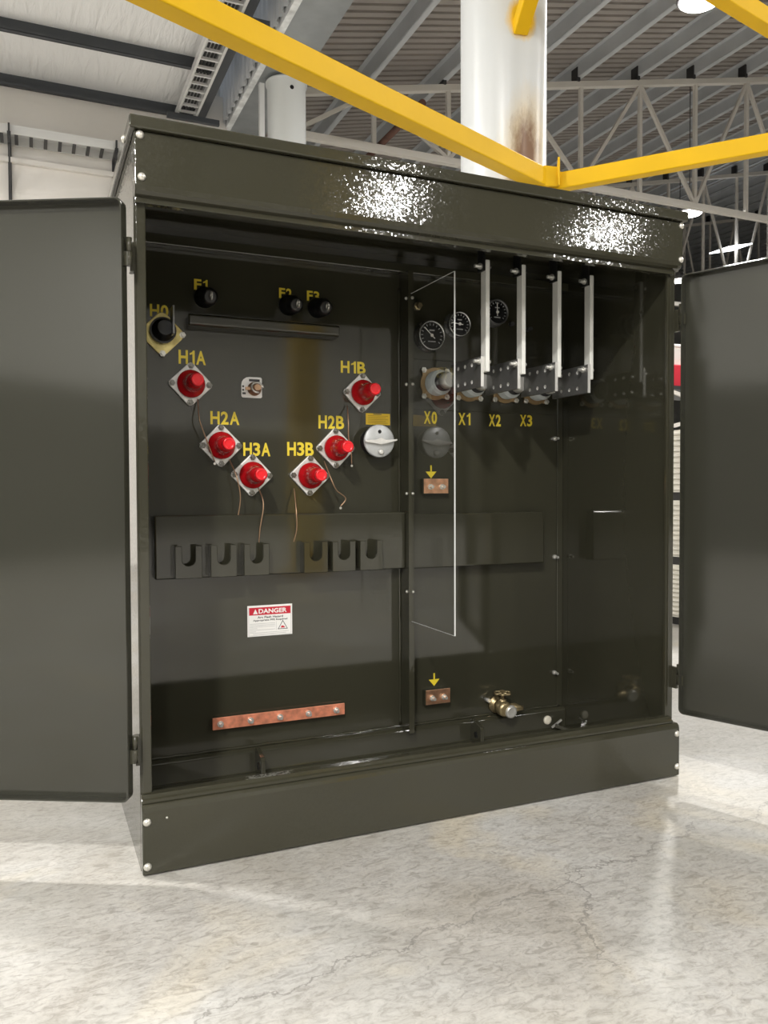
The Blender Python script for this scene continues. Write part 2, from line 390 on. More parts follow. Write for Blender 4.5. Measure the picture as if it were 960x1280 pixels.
# sloped corrugated deck of the high bay
def rz(x): return 6.52 + 0.216*(x-2.5)
def deck():
    m = MB(); pitch = 0.16; y = YF; prof = []
    while y < YB:
        prof += [(y, 0.0), (y+.100, 0.0), (y+.106, .085), (y+.150, .085)]; y += pitch
    a = [m.bm.verts.new((2.5, py, rz(2.5)+dz+.24)) for py, dz in prof]
    b = [m.bm.verts.new((XR, py, rz(XR)+dz+.24)) for py, dz in prof]
    for i in range(len(a)-1): m.bm.faces.new((a[i], b[i], b[i+1], a[i+1]))
    return m
roof = struct(deck().build('ceiling_deck', deck_m))
m = MB()   # one Z-purlin, along y
m.box(-.012, .012, YF, YB, 0, .23); m.box(-.012, .085, YF, YB, .0, .014); m.box(-.085, .012, YF, YB, .216, .23)
o0 = m.build('purlin', purlin_m, roof); PX = [8.02+1.243*k for k in range(-4, 25)]
o0.location = (PX[0], 0, rz(PX[0]))
for x in PX[1:]: link('purlin', o0.data, roof, loc=(x, 0, rz(x)))
# skylight
m = MB(); m.box(-.45, .45, -.35, .35, -.03, .0)
em = bpy.data.materials.new('daylight_panel'); em.use_nodes = True
em.node_tree.nodes['Principled BSDF'].inputs['Emission Color'].default_value = (0.95, 0.98, 1, 1)
em.node_tree.nodes['Principled BSDF'].inputs['Emission Strength'].default_value = 5.0
o = m.build('window_1', em); o.location = (17.9, 14.9, 7.77); o.rotation_euler = (0, -math.atan(.216), 0); struct(o)

# trusses
def truss(y, label):
    t = empty('roof_truss', (0, y, 0), label, 'truss', 'white roof trusses')
    zb, s = 6.0, .075
    def top(x): return rz(x) - .10
    MB().bar((2.9, 0, zb), (31.8, 0, zb), .10, .10).build('bottom_chord', truss_m, t)
    MB().bar((2.9, 0, top(2.9)), (31.8, 0, top(31.8)), .10, .09).build('top_chord', truss_m, t)
    xs = [8.13+1.235*k for k in range(-4, 20)]
    for i, x in enumerate(xs):
        if x < 3: continue
        MB().bar((x, 0, zb), (x, 0, top(x)), .06, .06, (0, 1, 0)).build('post', truss_m, t)
        if i % 2 == 0:      # bottom node
            for dx in (-1.235, 1.235):
                if x+dx > 2.9 and x+dx < 31.8: MB().bar((x, 0.0, zb+.03), (x+dx, 0.0, top(x+dx)-.03), .055, .055, (0, 1, 0)).build('diagonal', truss_m, t)
        MB().box(x-.03-.1, x+.03-.1, -.08, .08, top(x-.1)+.04, rz(x-.1)+.16).build('purlin_cleat', dark_steel, t)
    return t
truss(8.87, 'white roof truss nearest the yellow beams, right of the white column')
truss(14.8, 'white roof truss in the middle distance, below the nearest one')
truss(20.6, 'white roof truss at the far end of the hall')
m = MB(); m.cyl((4.56, 7.53, 6.10), (4.56, 10.44, 6.10), .05); tag(m.build('sprinkler_pipe', rust_m), 'rusty brown pipe running under the corrugated deck behind the yellow beam', 'pipe')

# columns
def column(x, y, r, z1, label):
    m = MB(); m.lathe((0, 0, 0), (0, 0, 1), [(0, r+.12), (.03, r+.12), (.03, r), (z1-.03, r), (z1-.03, r+.02), (z1, r+.02)], 48)
    o = m.build('steel_column', pipe_m); o.location = (x, y, 0)
    return tag(o, label, 'column', 'white round columns')
pipe_m = pipe_mat()
for f in (0,): pass
COL = (2.575, 2.385)
c1 = column(*COL, .274, 6.0, 'large white round column with brown stain, right behind the cabinet lid')
white_paint = mat('white_pipe_plain', (0.62, 0.64, 0.64), 0.3)
pm_keep, pipe_m = pipe_m, white_paint
c2 = column(2.70, 7.55, .235, 5.98, 'smaller white round column under the grey gutter girder')
m = MB(); m.lathe((-.005, -.237, 5.84), (0, -1, 0), [(0, .025), (.004, .025)], 12); m.build('hole', black, c2)
m = MB(); m.bar((-.33, -.05, 4.0), (-.33, -.05, 5.9), .06, .06, (0, 1, 0)); m.box(-.36, -.2, -.08, -.02, 5.2, 5.24); m.build('conduit', tray_m, c2)
m = MB(); m.lathe((-.33, -.05, 4.95), (0, 0, 1), [(0, .05), (.1, .05)], 10); m.build('conduit_coupling', rust_m, c2)

# yellow bracing frame welded on the column
yf = empty('yellow_bracing_frame', (2.45, 2.05, 2.9), 'yellow steel tube beams meeting in a V at the white column', 'frame')
def ybar(name, p0, p1, w_, h_):
    o = MB().bar(p0, p1, w_, h_).build(name, yellow, None, .006, 2); o.parent = yf; o.matrix_parent_inverse = Matrix.Translation((-2.45, -2.05, -2.9)); return o
ZB = 2.9
V0 = (2.72, 2.10)
ybar('beam', (V0[0]-.05, V0[1]-.02, ZB), (-1.2, .53, ZB), .10, .11)
ybar('beam', (V0[0]-.02, V0[1]+.0, ZB-.02), (4.35, .02, ZB-.02), .075, .10)
ybar('beam', (2.2, 1.50, 4.2), (7.5, 2.62, 4.2), .10, .12)
ybar('strut', (2.53, 2.13, 3.80), (2.40, 1.55, 4.16), .09, .09)
def gus(poly, loc, rz_):
    m = MB(); m.prism(poly, 'y', -.007, .007); o = m.build('gusset', yellow, None, .002, 1)
    o.parent = yf; o.matrix_parent_inverse = Matrix.Translation((-2.45, -2.05, -2.9)); o.location = loc; o.rotation_euler = (0, 0, rz_)
gus([(-.10, -.06), (.07, -.06), (.07, .055), (-.02, .065), (-.10, .03)], (2.66, 2.02, ZB), -.38)
gus([(-.10, -.06), (.08, -.06), (.08, .06), (-.02, .05), (-.10, .11)], (2.76, 2.06, ZB), 1.05)
MB_ = MB().box(2.74, 2.86, 2.04, 2.13, ZB-.02, ZB+.055).build('joint_block', yellow, None, .004); MB_.parent = yf; MB_.matrix_parent_inverse = Matrix.Translation((-2.45, -2.05, -2.9))

# yellow post behind the photographer (mirrored in the cabinet)
yp = empty('yellow_crane_post', (2.82, -6.0, 0), 'yellow crane post mirrored as a yellow streak in the glossy cabinet', 'post')
MB().box(-.16, .16, -.16, .16, .02, 5.9).build('shaft', dim_yellow, yp, .01)
MB().box(-.3, .3, -.3, .3, 0, .02).build('base_plate', dim_yellow, yp)

# cable ladder below the insulated ceiling
cl = empty('cable_ladder', (1.7, 6, 5.95), 'white ladder-type cable tray hanging under the insulated ceiling above the lid', 'cable tray')
for x in (-.12, .12): MB().box(x-.015, x+.015, -3, 2.85, -.03, .06).build('rail', tray_m, cl)
rg = MB().box(-.11, .11, -.015, .015, -.01, .02).build('rung', tray_m, cl); rg.location = (0, -2.9, 0)
for k in range(1, 29): link('rung', rg.data, cl, loc=(0, -2.9+.20*k, 0))
for k, dy in enumerate((-2.4, .25, 2.72)): MB().box(-.26, .42, dy-.03, dy+.03, -.10, -.035).build('support_channel', purlin_dark, cl)
bund = MB()
for k in range(4): bund.tube([(-.06+.04*k, -3, .035), (-.06+.04*k+.01, 0, .03), (-.06+.04*k, 2.8, .035)], .014)
bund.build('cable_bundle', black, cl)
# wall cable tray on brackets
wt = empty('wall_cable_tray', (0, 8.9, 5.3), 'light cable tray on dark brackets along the white back wall', 'cable tray')
for y in (-.22, .12): MB().box(-6, 1.9, y-.012, y+.012, -.0, .10).build('rail', tray_m, wt)
MB().box(-6, 1.9, -.235, .13, .095, .105).build('tray_flange', tray_m, wt)
rg = MB().box(-.02, .02, -.21, .11, .0, .025).build('rung', dark_steel, wt); rg.location = (-2.0, 0, 0)
for k in range(1, 24): link('rung', rg.data, wt, loc=(-2.0+.165*k, 0, 0))
for x in (-2.86, -1.64, -.43, .80):
    m = MB(); m.bar((x, -.28, .10), (x, -.24, -.12), .022, .05, (0, 1, 0)); m.bar((x, -.24, -.12), (x, .12, -.58), .022, .06, (0, 1, 0)); m.box(x-.02, x+.02, .11, .14, -.72, .1); m.box(x-.02, x+.02, -.3, .12, -.045, -.0)
    b = m.build('bracket', dark_steel, wt)
m = MB(); m.box(-6, 1.95, 8.99, 9.05, 5.08, 5.14); struct(m.build('trim_4', white_wall))

# high bay lamps
lamp_white = bpy.data.materials.new('lamp_lens'); lamp_white.use_nodes = True
lb = lamp_white.node_tree.nodes['Principled BSDF']; lb.inputs['Emission Color'].default_value = (1, .97, .92, 1); lb.inputs['Emission Strength'].default_value = 18.0
lamp_body = mat('lamp_housing', (0.25, 0.25, 0.26), 0.4, 0.5)
for (x, y, z, pf, lab) in LAMPS:
    t = empty('high_bay_lamp', (x, y, z), lab, 'lamp', 'high bay lamps')
    m = MB(); m.lathe((0, 0, .02), (0, 0, 1), [(0, .24), (.02, .25), (.10, .22), (.12, .10), (.20, .09)], 24); m.build('housing', lamp_body, t)
    m = MB(); m.lathe((0, 0, .0), (0, 0, 1), [(0, .20), (.015, .22), (.02, .22)], 24); m.build('lens', lamp_white, t)
    top_z = (6.16 if x < 1.95 else rz(x)+.25)
    m = MB(); m.cyl((0, 0, .21), (0, 0, max(top_z-z, .3)), .008, 6); m.build('hanger', dark_steel, t)
    l = bpy.data.lights.new('lamp_light', 'AREA'); l.shape = 'DISK'; l.size = .42; l.energy = LAMP_W*pf; l.color = (1, .975, .94)
    lo = bpy.data.objects.new('lamp_light', l); C.objects.link(lo); lo.parent = t; lo.location = (0, 0, -.012)

# stacked white ribbed crates and a rack seen through the slit beside the right door
crate_m = mat('white_crate', (0.74, 0.71, 0.63), 0.55, var=(6, 0.08))
def crate(z, h, label, yaw_):
    t = empty('ribbed_crate', (4.55, 2.75, z), label, 'crate', 'stacked white ribbed crates'); t.rotation_euler = (0, 0, yaw_)
    MB().box(-.545, .545, -.445, .445, .06, h).build('body', crate_m, t)
    nr = 11
    rb = MB().box(-.565, .565, -.465, .465, -.009, .009).build('rib', crate_m, t, .004, 1); rb.location = (0, 0, .085)
    for k in range(1, nr): link('rib', rb.data, t, .004, 1, loc=(0, 0, .085+k*(h-.11)/(nr-1)))
    for x in (-.45, 0, .45): MB().box(x-.06, x+.06, -.44, .44, 0, .06).build('skid', black, t)
crate(0.0, .44, 'white ribbed crate on the floor, lowest of the stack beside the right door', .12)
crate(.44, .47, 'white ribbed crate in the middle of the stack beside the right door', .12)
crate(.91, .51, 'white ribbed crate on top of the stack beside the right door', .12)
rk = empty('storage_rack', (6.9, 5.1, 0), 'black steel storage rack behind the stack of ribbed crates', 'rack')
for x in (-.9, .9):
    for y in (-.4, .4): MB().box(x-.04, x+.04, y-.04, y+.04, 0, 2.9).build('upright', black, rk)
for z in (.9, 1.62, 2.12): MB().box(-.9, .9, -.42, .42, z-.04, z).build('shelf', dark_steel, rk)
MB().bar((-.9, -.45, 1.64), (.9, -.45, 2.08), .03, .04).build('brace', truss_m, rk)
MB().bar((.9, -.45, 1.64), (-.9, -.45, 2.08), .03, .04).build('brace', truss_m, rk)
o = MB().box(-.6, .2, -.3, .3, 0, .24).build('red_box', red_print, None, .01); o.location = (6.75, 5.05, 2.125); tag(o, 'red box on the top shelf of the black storage rack', 'box')
m = MB(); m.box(-.5, .3, -.25, .25, 0, .2); m.box(-.52, .32, -.27, .27, .2, .23); o = m.build('white_carton', white_print, None, .01); o.location = (6.75, 5.05, 2.367); tag(o, 'white carton stacked on the red box on the rack', 'box')

# ================================================================== TRANSFORMER
W, D, H = 1.793, 0.65, 1.9
FY = 0.036         # plane of the door frame
T = empty('pad_mounted_transformer', (W/2, .65, 0), 'dark olive pad-mounted transformer cabinet with both doors open and red bushing caps', 'transformer')
TI = Matrix.Translation((-W/2, -.65, 0))
class part_parent:
    pass
def P(o, parent=None):
    if parent is None:
        o.parent = T; o.matrix_parent_inverse = TI
    else:
        o.parent = parent
    return o
def bolt_mesh(r, h, n=12, dome=True):
    m = MB()
    if dome: m.lathe((0, 0, 0), (0, -1, 0), [(0, r), (h*.35, r*.97), (h*.75, r*.7), (h, r*.25)], n)
    else: m.lathe((0, 0, 0), (0, -1, 0), [(0, r), (h*.3, r), (h*.3, r*.58), (h, r*.55)], 6 if n < 8 else n, smooth=False)
    bmesh.ops.recalc_face_normals(m.bm, faces=m.bm.faces)
    me = bpy.data.meshes.new('bolt'); m.bm.to_mesh(me); m.bm.free(); me.materials.append(bolt_light if dome else bolt_m); return me
DOME = bolt_mesh(.0105, .008)
HEX = bolt_mesh(.011, .012, 6, False); HEX.materials[0] = bolt_dark
HEXB = bolt_mesh(.011, .012, 6, False)
STUD = bolt_mesh(.011, .024, 10, False)
SMALL = bolt_mesh(.006, .007)
def bolt(me, loc, parent=None, rot=None, name='bolt'):
    o = bpy.data.objects.new(name, me); C.objects.link(o); o.location = loc
    if rot: o.rotation_euler = rot
    return P(o, parent)

# tank, walls, base
P(MB().box(0, W, D+.012, 1.35, 0, H-.01).build('tank_body', paint))
wall = P(MB().box(.02, 1.773, D, D+.012, .085, H-.02).build('tank_front_plate', paint_in))
P(MB().box(.0, .02, FY, D+.012, .0, H-.004).build('side_panel', paint, None, .002))
P(MB().box(1.773, W, FY, D+.012, .0, H-.004).build('side_panel', paint_in, None, .002))
P(MB().box(.02, 1.773, FY+.01, D, H-.03, H-.01).build('cabinet_roof', paint_in))
P(MB().prism([(FY-.002, .20), (FY-.002, 1.74), (FY+.02, 1.74), (FY+.02, .20)], 'x', .004, .030).build('frame_post', paint, None, .003))
P(MB().box(1.760, 1.774, FY-.001, FY+.012, .20, 1.74).build('frame_post', paint, None, .002))
P(MB().prism([(D, .09), (D-.018, .092), (D-.03, .080), (D-.03, .012), (D-.045, .008), (D-.045, 0), (D, 0)], 'x', .02, 1.773).build('base_channel', paint_in, None, .003))
P(MB().box(.02, 1.773, D-.045, D, 1.80, 1.835).build('top_channel', paint_in, None, .004))
# weld bead along the base
m = MB(); pts = []
random.seed(3)
for k in range(90):
    x = .03+1.73*k/89; pts.append((x, D-.003+random.uniform(-.0015, .0015), .093+random.uniform(-.0012, .0012)))
m.tube(pts, .005, 6); P(m.build('weld_bead', paint_in))
def gusset(x, name='jacking_lug'):
    m = MB(); m.prism([(D-.03, .0), (D-.03, .094), (D-.05, .098), (D-.108, .082), (D-.115, .072), (D-.115, .0)], 'x', x-.008, x+.008)
    o = P(m.build(name, paint_in, None, .003))
    m = MB(); m.lathe((x-.0085, D-.078, .045), (-1, 0, 0), [(0, .012), (.002, .012)], 12); k = m.build('hole', black); P(k); k.parent = o; k.matrix_parent_inverse = Matrix()
    return o
gusset(.463); gusset(1.325)
m = MB(); m.bar((1.70, D-.06, .03), (1.765, D-.13, .012), .018, .012); P(m.build('corner_lug', paint_in))

# header, lid, sill, rails
hd = P(MB().prism([(0, 1.898), (0, 1.765), (.003, 1.752), (.010, 1.744), (.022, 1.740), (.034, 1.740), (.034, 1.898)], 'x', 0, W).build('header_panel', paint, None, .003))
P(MB().prism([(.020, 1.741), (.020, 1.726), (.045, 1.7265), (.055, 1.735), (.055, 1.741)], 'x', .002, W-.018).build('top_rail', paint, None, .002))
for x, z in ((.017, 1.784), (.014, 1.888), (1.784, 1.772), (1.785, 1.886)): bolt(DOME, (x, 0, z))
lid = P(MB().box(-.013, W+.013, -.013, 1.37, H, H+.033).build('lid', paint, None, .004))
bolt(DOME, (-.013, .10, H+.012), None, (0, 0, -PI/2)); bolt(DOME, (0, .35, 1.80), None, (0, 0, -PI/2))
sill = P(MB().prism([(0, 0.004), (0, .168), (.003, .178), (.010, .184), (.034, .184), (.034, 0.004)], 'x', 0, W).build('sill_panel', paint, None, .003))
P(MB().prism([(.014, .184), (.014, .192), (.02, .196), (.024, .204), (.05, .205), (.055, .19), (.055, .184)], 'x', .001, W-.016).build('bottom_rail', paint, None, .002))
for x, z in ((.012, .142), (.012, .026), (1.780, .150), (1.781, .036)): bolt(DOME, (x, 0, z))
bolt(bolt_mesh(.003, .002), (.062, 0, .146), None, None, 'paint_fleck')

# doors
def door(x, y, ang, side, w_, z0, z1):
    """side=+1: interior normal is direction rotated +90 deg"""
    dep = .034
    rings = []
    outer = rrect(0, w_, z0, z1, .018); inner = rrect(.005, w_-.005, z0+.005, z1-.005, .014)
    m = MB()
    f = lambda poly, d: [(px, side*d, pz) for px, pz in poly]
    m.loft([f(outer, .003), f(outer, dep-.003), f(rrect(.0015, w_-.0015, z0+.0015, z1-.0015, .017), dep), f(inner, dep), f(inner, .005)])
    o = m.build('door', door_paint, None)
    o.location = (x, y, 0); o.rotation_euler = (0, 0, ang); P(o)
    for zc in (z0+.13, z1-.13):
        h = MB(); h.cyl((0, 0, -.035), (0, 0, .0), .0075, 10); h.cyl((0, 0, .001), (0, 0, .036), .0075, 10); h.box(.0, .02, side*.006-.002, side*.006+.002, -.035, .0)
        k = h.build('hinge', paint, o); k.location = (-.009, side*.010, zc)
    # stiffener with latch hole along the free edge
    s = MB(); s.box(w_-.16, w_-.145, min(side*.005, side*.012), max(side*.005, side*.012), z0+.9, z0+1.12)
    s.build('latch_plate', dark_steel, o)
    return o
door(-.019, .012, math.radians(152.4), 1, .885, .205, 1.722)
door(1.806, .002, math.radians(291.4), -1, .885, .222, 1.719)
# hinge leaves on the frame
for x, zs in ((-.006, (.32, 1.585)), (1.797, (.335, 1.57))):
    for zc in zs:
        P(MB().box(x-.006, x+.006, .018, .05, zc-.035, zc+.04).build('hinge_leaf', paint, None, .002))

# divider + acrylic barrier
P(MB().box(1.030, 1.036, .575, D, .085, 1.80).build('barrier_bracket', paint_in, None, .001))
P(MB().box(1.030, 1.052, .570, .577, .085, 1.80).build('barrier_bracket_flange', paint, None, .001))
m = MB()
m.box(1.0385, 1.0435, .237, .580, .505, 1.715)
for f in m.bm.faces:
    n = f.calc_center_median()
    f.material_index = 0 if abs(n.x-1.041) > .002 else 1
ac = P(m.build('acrylic_barrier', [acrylic, acrylic_edge])); ac['label'] = 'clear acrylic barrier sheet'
for z in (.615, .98, 1.384, 1.70):
    bolt(SMALL, (1.046, .569, z)); bolt(SMALL, (1.030, .585, z), None, (0, 0, -PI/2))
m = MB(); pts = []
for k in range(60):
    z = .10+1.65*k/59; pts.append((1.027+random.uniform(-.001, .001), D-.003+random.uniform(-.001, .001), z))
m.tube(pts, .0045, 6); P(m.build('weld_bead', paint_in))

# parking stand shelf
P(MB().box(.12, 1.030, .600, D, .70, .912).build('shelf_box', paint_in, None, .006, 3))
P(MB().box(1.036, 1.652, .600, D, .697, .905).build('shelf_box', paint_in, None, .006, 3))
def stand(xc):
    w_, z0, z1 = .044, .705, .812; sl = .022; zc = .768
    poly = [(xc-w_, z0), (xc+w_, z0), (xc+w_, z1), (xc+sl, z1)]
    for i in range(9):
        a = -i/8*PI; poly.append((xc+sl*math.cos(a), zc+sl*math.sin(a)))
    poly += [(xc-sl, z1), (xc-w_, z1)]
    m = MB(); m.prism(poly, 'y', .552, .560)
    m.box(xc-w_, xc-w_+.006, .560, .601, z0, z1); m.box(xc+w_-.006, xc+w_, .560, .601, z0, z1)
    return P(m.build('parking_stand', paint_in, None, .0015, 1))
for x in (.222, .338, .450, .662, .767, .872): stand(x)

# high-voltage bushings
def hv_bushing(x, z, tilt=0.0):
    r = .078/math.sqrt(2)
    poly = rot_poly(rrect(-r, r, -r, r, .012), PI/4+tilt, x, z)
    m = MB(); m.prism(poly, 'y', D-.013, D-.001)
    fl = P(m.build('high_voltage_bushing', alu, None, .0025)); fl['label'] = 'pale cast flange with red dust cap'
    cap = MB()
    cap.lathe((x, D-.013, z), (0, -1, 0), [(0, .046), (.012, .047), (.018, .043), (.024, .036), (.030, .032), (.055, .028), (.060, .0285), (.112, .0215)], 28)
    c = cap.build('dust_cap', red); P(c); c.parent = fl; c.matrix_parent_inverse = Matrix()
    tp = MB(); tp.lathe((x, D-.124, z), (0, -1, 0), [(0, .0218), (.012, .021), (.015, .018), (.0151, .014), (.012, .012)], 24)
    c2 = tp.build('cap_tip', red_tip); P(c2); c2.parent = fl; c2.matrix_parent_inverse = Matrix()
    for k in range(4):
        a = k*PI/2+tilt; b = bolt(HEX, (x+.062*math.cos(a), D-.013, z+.062*math.sin(a))); b.parent = fl; b.matrix_parent_inverse = Matrix()
    return fl
for x, z in ((.249, 1.353), (.350, 1.148), (.458, 1.047), (.874, 1.352), (.769, 1.146), (.670, 1.046)): hv_bushing(x, z, random.uniform(-.03, .03))
WIRES = {'H1A': [(0.273, 1.291), (0.267, 1.235), (0.285, 1.182), (0.322, 1.091)],
 'H2A': [(0.379, 1.089), (0.392, 1.038), (0.405, 0.967), (0.396, 0.885)],
 'H3A': [(0.478, 0.997), (0.484, 0.947), (0.472, 0.856), (0.471, 0.786)],
 'H3B': [(0.611, 0.988), (0.602, 0.917), (0.604, 0.853), (0.589, 0.785)],
 'H2B': [(0.725, 1.087), (0.734, 1.03), (0.755, 0.993), (0.795, 0.964), (0.776, 0.935)],
 'H1B': [(0.815, 1.29), (0.799, 1.241), (0.802, 1.183), (0.817, 1.132), (0.82, 1.088)]}
def catmull(pts, n=6):
    P_ = [Vector(p) for p in pts]; P_ = [P_[0]*2-P_[1]] + P_ + [P_[-1]*2-P_[-2]]; out = []
    for i in range(1, len(P_)-2):
        for k in range(n):
            t = k/n; a, b, c, d = P_[i-1:i+3]
            out.append(.5*((2*b)+(c-a)*t+(2*a-5*b+4*c-d)*t*t+(3*b-a-3*c+d)*t**3))
    out.append(P_[-2]); return out
for k, w_ in WIRES.items():
    pts = [(x, .600 - .012*math.sin(i*1.3), z) for i, (x, z) in enumerate(w_)]
    pts[0] = (w_[0][0]*.9985, D-.012, w_[0][1]+.012)
    o = P(MB().tube(catmull(pts), .0022).build('ground_wire', copper_wire))
    e = pts[-1]; t = MB(); t.lathe((e[0], e[1]+.001, e[2]-.006), (0, -1, 0), [(0, .0045), (.002, .0045)], 10)
    q = P(t.build('wire_terminal', bolt_m)); q.parent = o; q.matrix_parent_inverse = Matrix()

# neutral bushing H0
m = MB(); r = .080/math.sqrt(2)
m.prism(rot_poly(rrect(-r, r, -r, r, .024, 5), PI/4, .158, 1.516), 'y', D-.010, D-.001)
h0 = P(m.build('neutral_bushing', zinc_yellow, None, .002)); h0['label'] = 'yellow zinc flange with black bushing'
def sub(o, par): P(o); o.parent = par; o.matrix_parent_inverse = Matrix(); return o
m = MB(); m.lathe((.158, D-.010, 1.524), (0, -1, 0), [(0, .042), (.012, .042), (.016, .038), (.04, .034), (.045, .028), (.07, .024)], 28); sub(m.build('insulator', black), h0)
m = MB(); m.lathe((.158, D-.026, 1.524), (0, -1, 0), [(0, .043), (.006, .043)], 28); sub(m.build('gasket', dark_steel), h0)
m = MB(); m.box(.176, .182, .535, .590, 1.500, 1.590); sub(m.build('ground_strap', spade_m, None, .001), h0)
for k in (0, 2, 3): b = bolt(HEXB, (.158+.066*math.cos(k*PI/2), D-.010, 1.516+.066*math.sin(k*PI/2))); b.parent = h0; b.matrix_parent_inverse = Matrix()

# fuse holders and drip rail
def fuse(x, z):
    m = MB(); m.lathe((x, D, z), (0, -1, -.18), [(0, .036), (.012, .036), (.016, .031), (.075, .031), (.080, .028), (.10, .024), (.104, .018)], 24)
    o = P(m.build('fuse_holder', black)); o['label'] = 'black fuse holder'
    e = MB(); c = Vector((x, D-.105, z-.019)); pts = [c+Vector((0, -.012*(1+math.cos(a)), .012*math.sin(a))) for a in [k*2*PI/12 for k in range(13)]]
    e.tube(pts, .003); sub(e.build('pull_ring', bolt_m), o)
for x in (.300, .596, .703): fuse(x, 1.650)
m = MB(); m.prism([(D, 1.578), (.604, 1.583), (.598, 1.578), (.598, 1.548), (.606, 1.543), (D, 1.538)], 'x', .238, .772); P(m.build('drip_rail', paint_in, None, .004))

# selector tag, tap dial, plates
m = MB(); m.prism(rrect(.425, .498, 1.317, 1.389, .006, 4, (.006, .006, .006, .028)), 'y', D-.002, D); tg = P(m.build('selector_plate', white_print))
sub(MB().box(.452, .490, D-.0026, D-.002, 1.374, 1.382).build('print_line', dark_print), tg)
for z, a, b in ((1.352, .428, .434), (1.340, .428, .434), (1.328, .428, .440)): sub(MB().box(a, b, D-.0026, D-.002, z, z+.007).build('print_line', dark_print), tg)
m = MB(); m.lathe((.470, D-.002, 1.348), (0, -1, 0), [(0, .024), (.008, .024), (.010, .016), (.030, .015), (.032, .012), (.05, .011)], 20); kn = P(m.build('selector_switch', copper_wire))
sub(MB().bar((.432, D-.03, 1.345), (.485, D-.034, 1.349), .010, .010).build('handle', copper_wire), kn)
m = MB(); m.tube([Vector((.470+.020*math.cos(a), D-.045+.008*math.sin(a), 1.348+.018*math.sin(a))) for a in [k*2*PI/14 for k in range(12)]], .004); sub(m.build('lock_ring', bolt_m), kn)

dx, dz = .921, 1.173
m = MB(); m.lathe((dx, D, dz), (0, -1, 0), [(0, .052), (.012, .052), (.014, .046), (.050, .046)], 28); dl = P(m.build('tap_changer_dial', black)); dl['label'] = 'silver tap changer dial'
m = MB(); m.lathe((dx, D-.050, dz), (0, -1, 0), [(0, .058), (.004, .060), (.010, .060), (.013, .056), (.0135, .01)], 36); sub(m.build('dial_disc', dial_alu), dl)
m = MB(); m.prism([(-.060, -.006), (-.02, -.010), (0, -.014), (.02, -.010), (.066, .002), (.066, .008), (.02, .004), (0, .012), (-.02, .004), (-.060, .002)], 'y', -.012, 0)
o = m.build('dial_handle', alu, None, .002); o.location = (dx, D-.064, dz); sub(o, dl)
m = MB(); m.lathe((dx, D-.0636, dz+.034), (0, -1, 0), [(0, .007), (.0005, .007)], 14); sub(m.build('index_hole', black), dl)
m = MB(); m.lathe((dx+.004, D-.0636, dz-.040), (0, -1, 0), [(0, .011), (.006, .010), (.010, .006)], 14); sub(m.build('lock_screw', alu), dl)
pl = P(MB().box(.892, .990, D-.0015, D, 1.237, 1.279).build('instruction_plate', yellow_plate)); 
for k in range(5): sub(MB().box(.900, .982-.01*(k % 2), D-.002, D-.0015, 1.243+.0065*k, 1.2445+.0065*k).build('print_line', mat('dark_yellow_print', (.30, .19, .01), .6)), pl)
sub(MB().box(.922, .955, D-.002, D-.0015, 1.2745, 1.2775).build('print_line', dark_print), pl)

# DANGER sign
x0, x1, z0, z1 = .440, .603, .479, .588
sg = P(MB().box(x0, x1, D-.0012, D, z0, z1).build('danger_sign', white_print)); sg['label'] = 'white and red DANGER sticker'
ys = D-.0012
sub(MB().box(x0+.006, x1-.006, ys-.0004, ys, z1-.034, z1-.007).build('red_band', red_print), sg)
sub(text_mesh('sign_lettering', 'DANGER', x0+.040, x1-.020, z1-.029, z1-.0125, ys-.0004, white_print, None, .05, .0004), sg)
m = MB(); m.prism([(x0+.020, z1-.030), (x0+.037, z1-.030), (x0+.0285, z1-.0125)], 'y', ys-.0008, ys-.0004); sub(m.build('warning_symbol', white_print), sg)
sub(text_mesh('sign_lettering', 'Arc Flash Hazard', x0+.036, x1-.034, z1-.046, z1-.0385, ys, dark_print, None, .04, .0004), sg)
sub(text_mesh('sign_lettering', 'Appropriate PPE Required', x0+.020, x1-.018, z1-.0575, z1-.0495, ys, dark_print, None, .04, .0004), sg)
for k, (a, b) in enumerate(((.008, .10), (.008, .10), (.008, .10), (.008, .035), (.008, .10), (.008, .03))):
    zz = z1-.064-.0055*k; sub(MB().box(x0+a, x0+b, ys-.0003, ys, zz-.0012, zz).build('print_line', grey_print), sg)
for k, (a, b) in enumerate(((.008, .15), (.02, .14))):
    zz = z0+.013-.005*k; sub(MB().box(x0+a, x0+b, ys-.0003, ys, zz-.0011, zz).build('print_line', grey_print), sg)
cx, cz, q = x0+.128, z0+.034, .0215
tri = lambda q_: [(cx+q_*math.sin(a), cz-.003+q_*math.cos(a)) for a in (0, 2*PI/3, 4*PI/3)]
m = MB(); m.prism(tri(q), 'y', ys-.0003, ys); sub(m.build('warning_triangle', dark_print), sg)
m = MB(); m.prism(tri(q*.80), 'y', ys-.0005, ys-.0003); sub(m.build('warning_triangle', white_print), sg)
m = MB(); m.prism([(cx-.008, cz-.009), (cx+.009, cz-.009), (cx+.004, cz-.003), (cx-.004, cz-.001)], 'y', ys-.0007, ys-.0005); sub(m.build('warning_symbol', red_print), sg)
for a, b, c, d in ((x0+.004, x1-.004, z0+.003, z0+.004), (x0+.004, x0+.005, z0+.003, z1-.006), (x1-.005, x1-.004, z0+.003, z1-.006), (x0+.104, x0+.1048, z0+.018, z1-.060)):
    sub(MB().box(a, b, ys-.0003, ys, c, d).build('border_line', grey_print), sg)

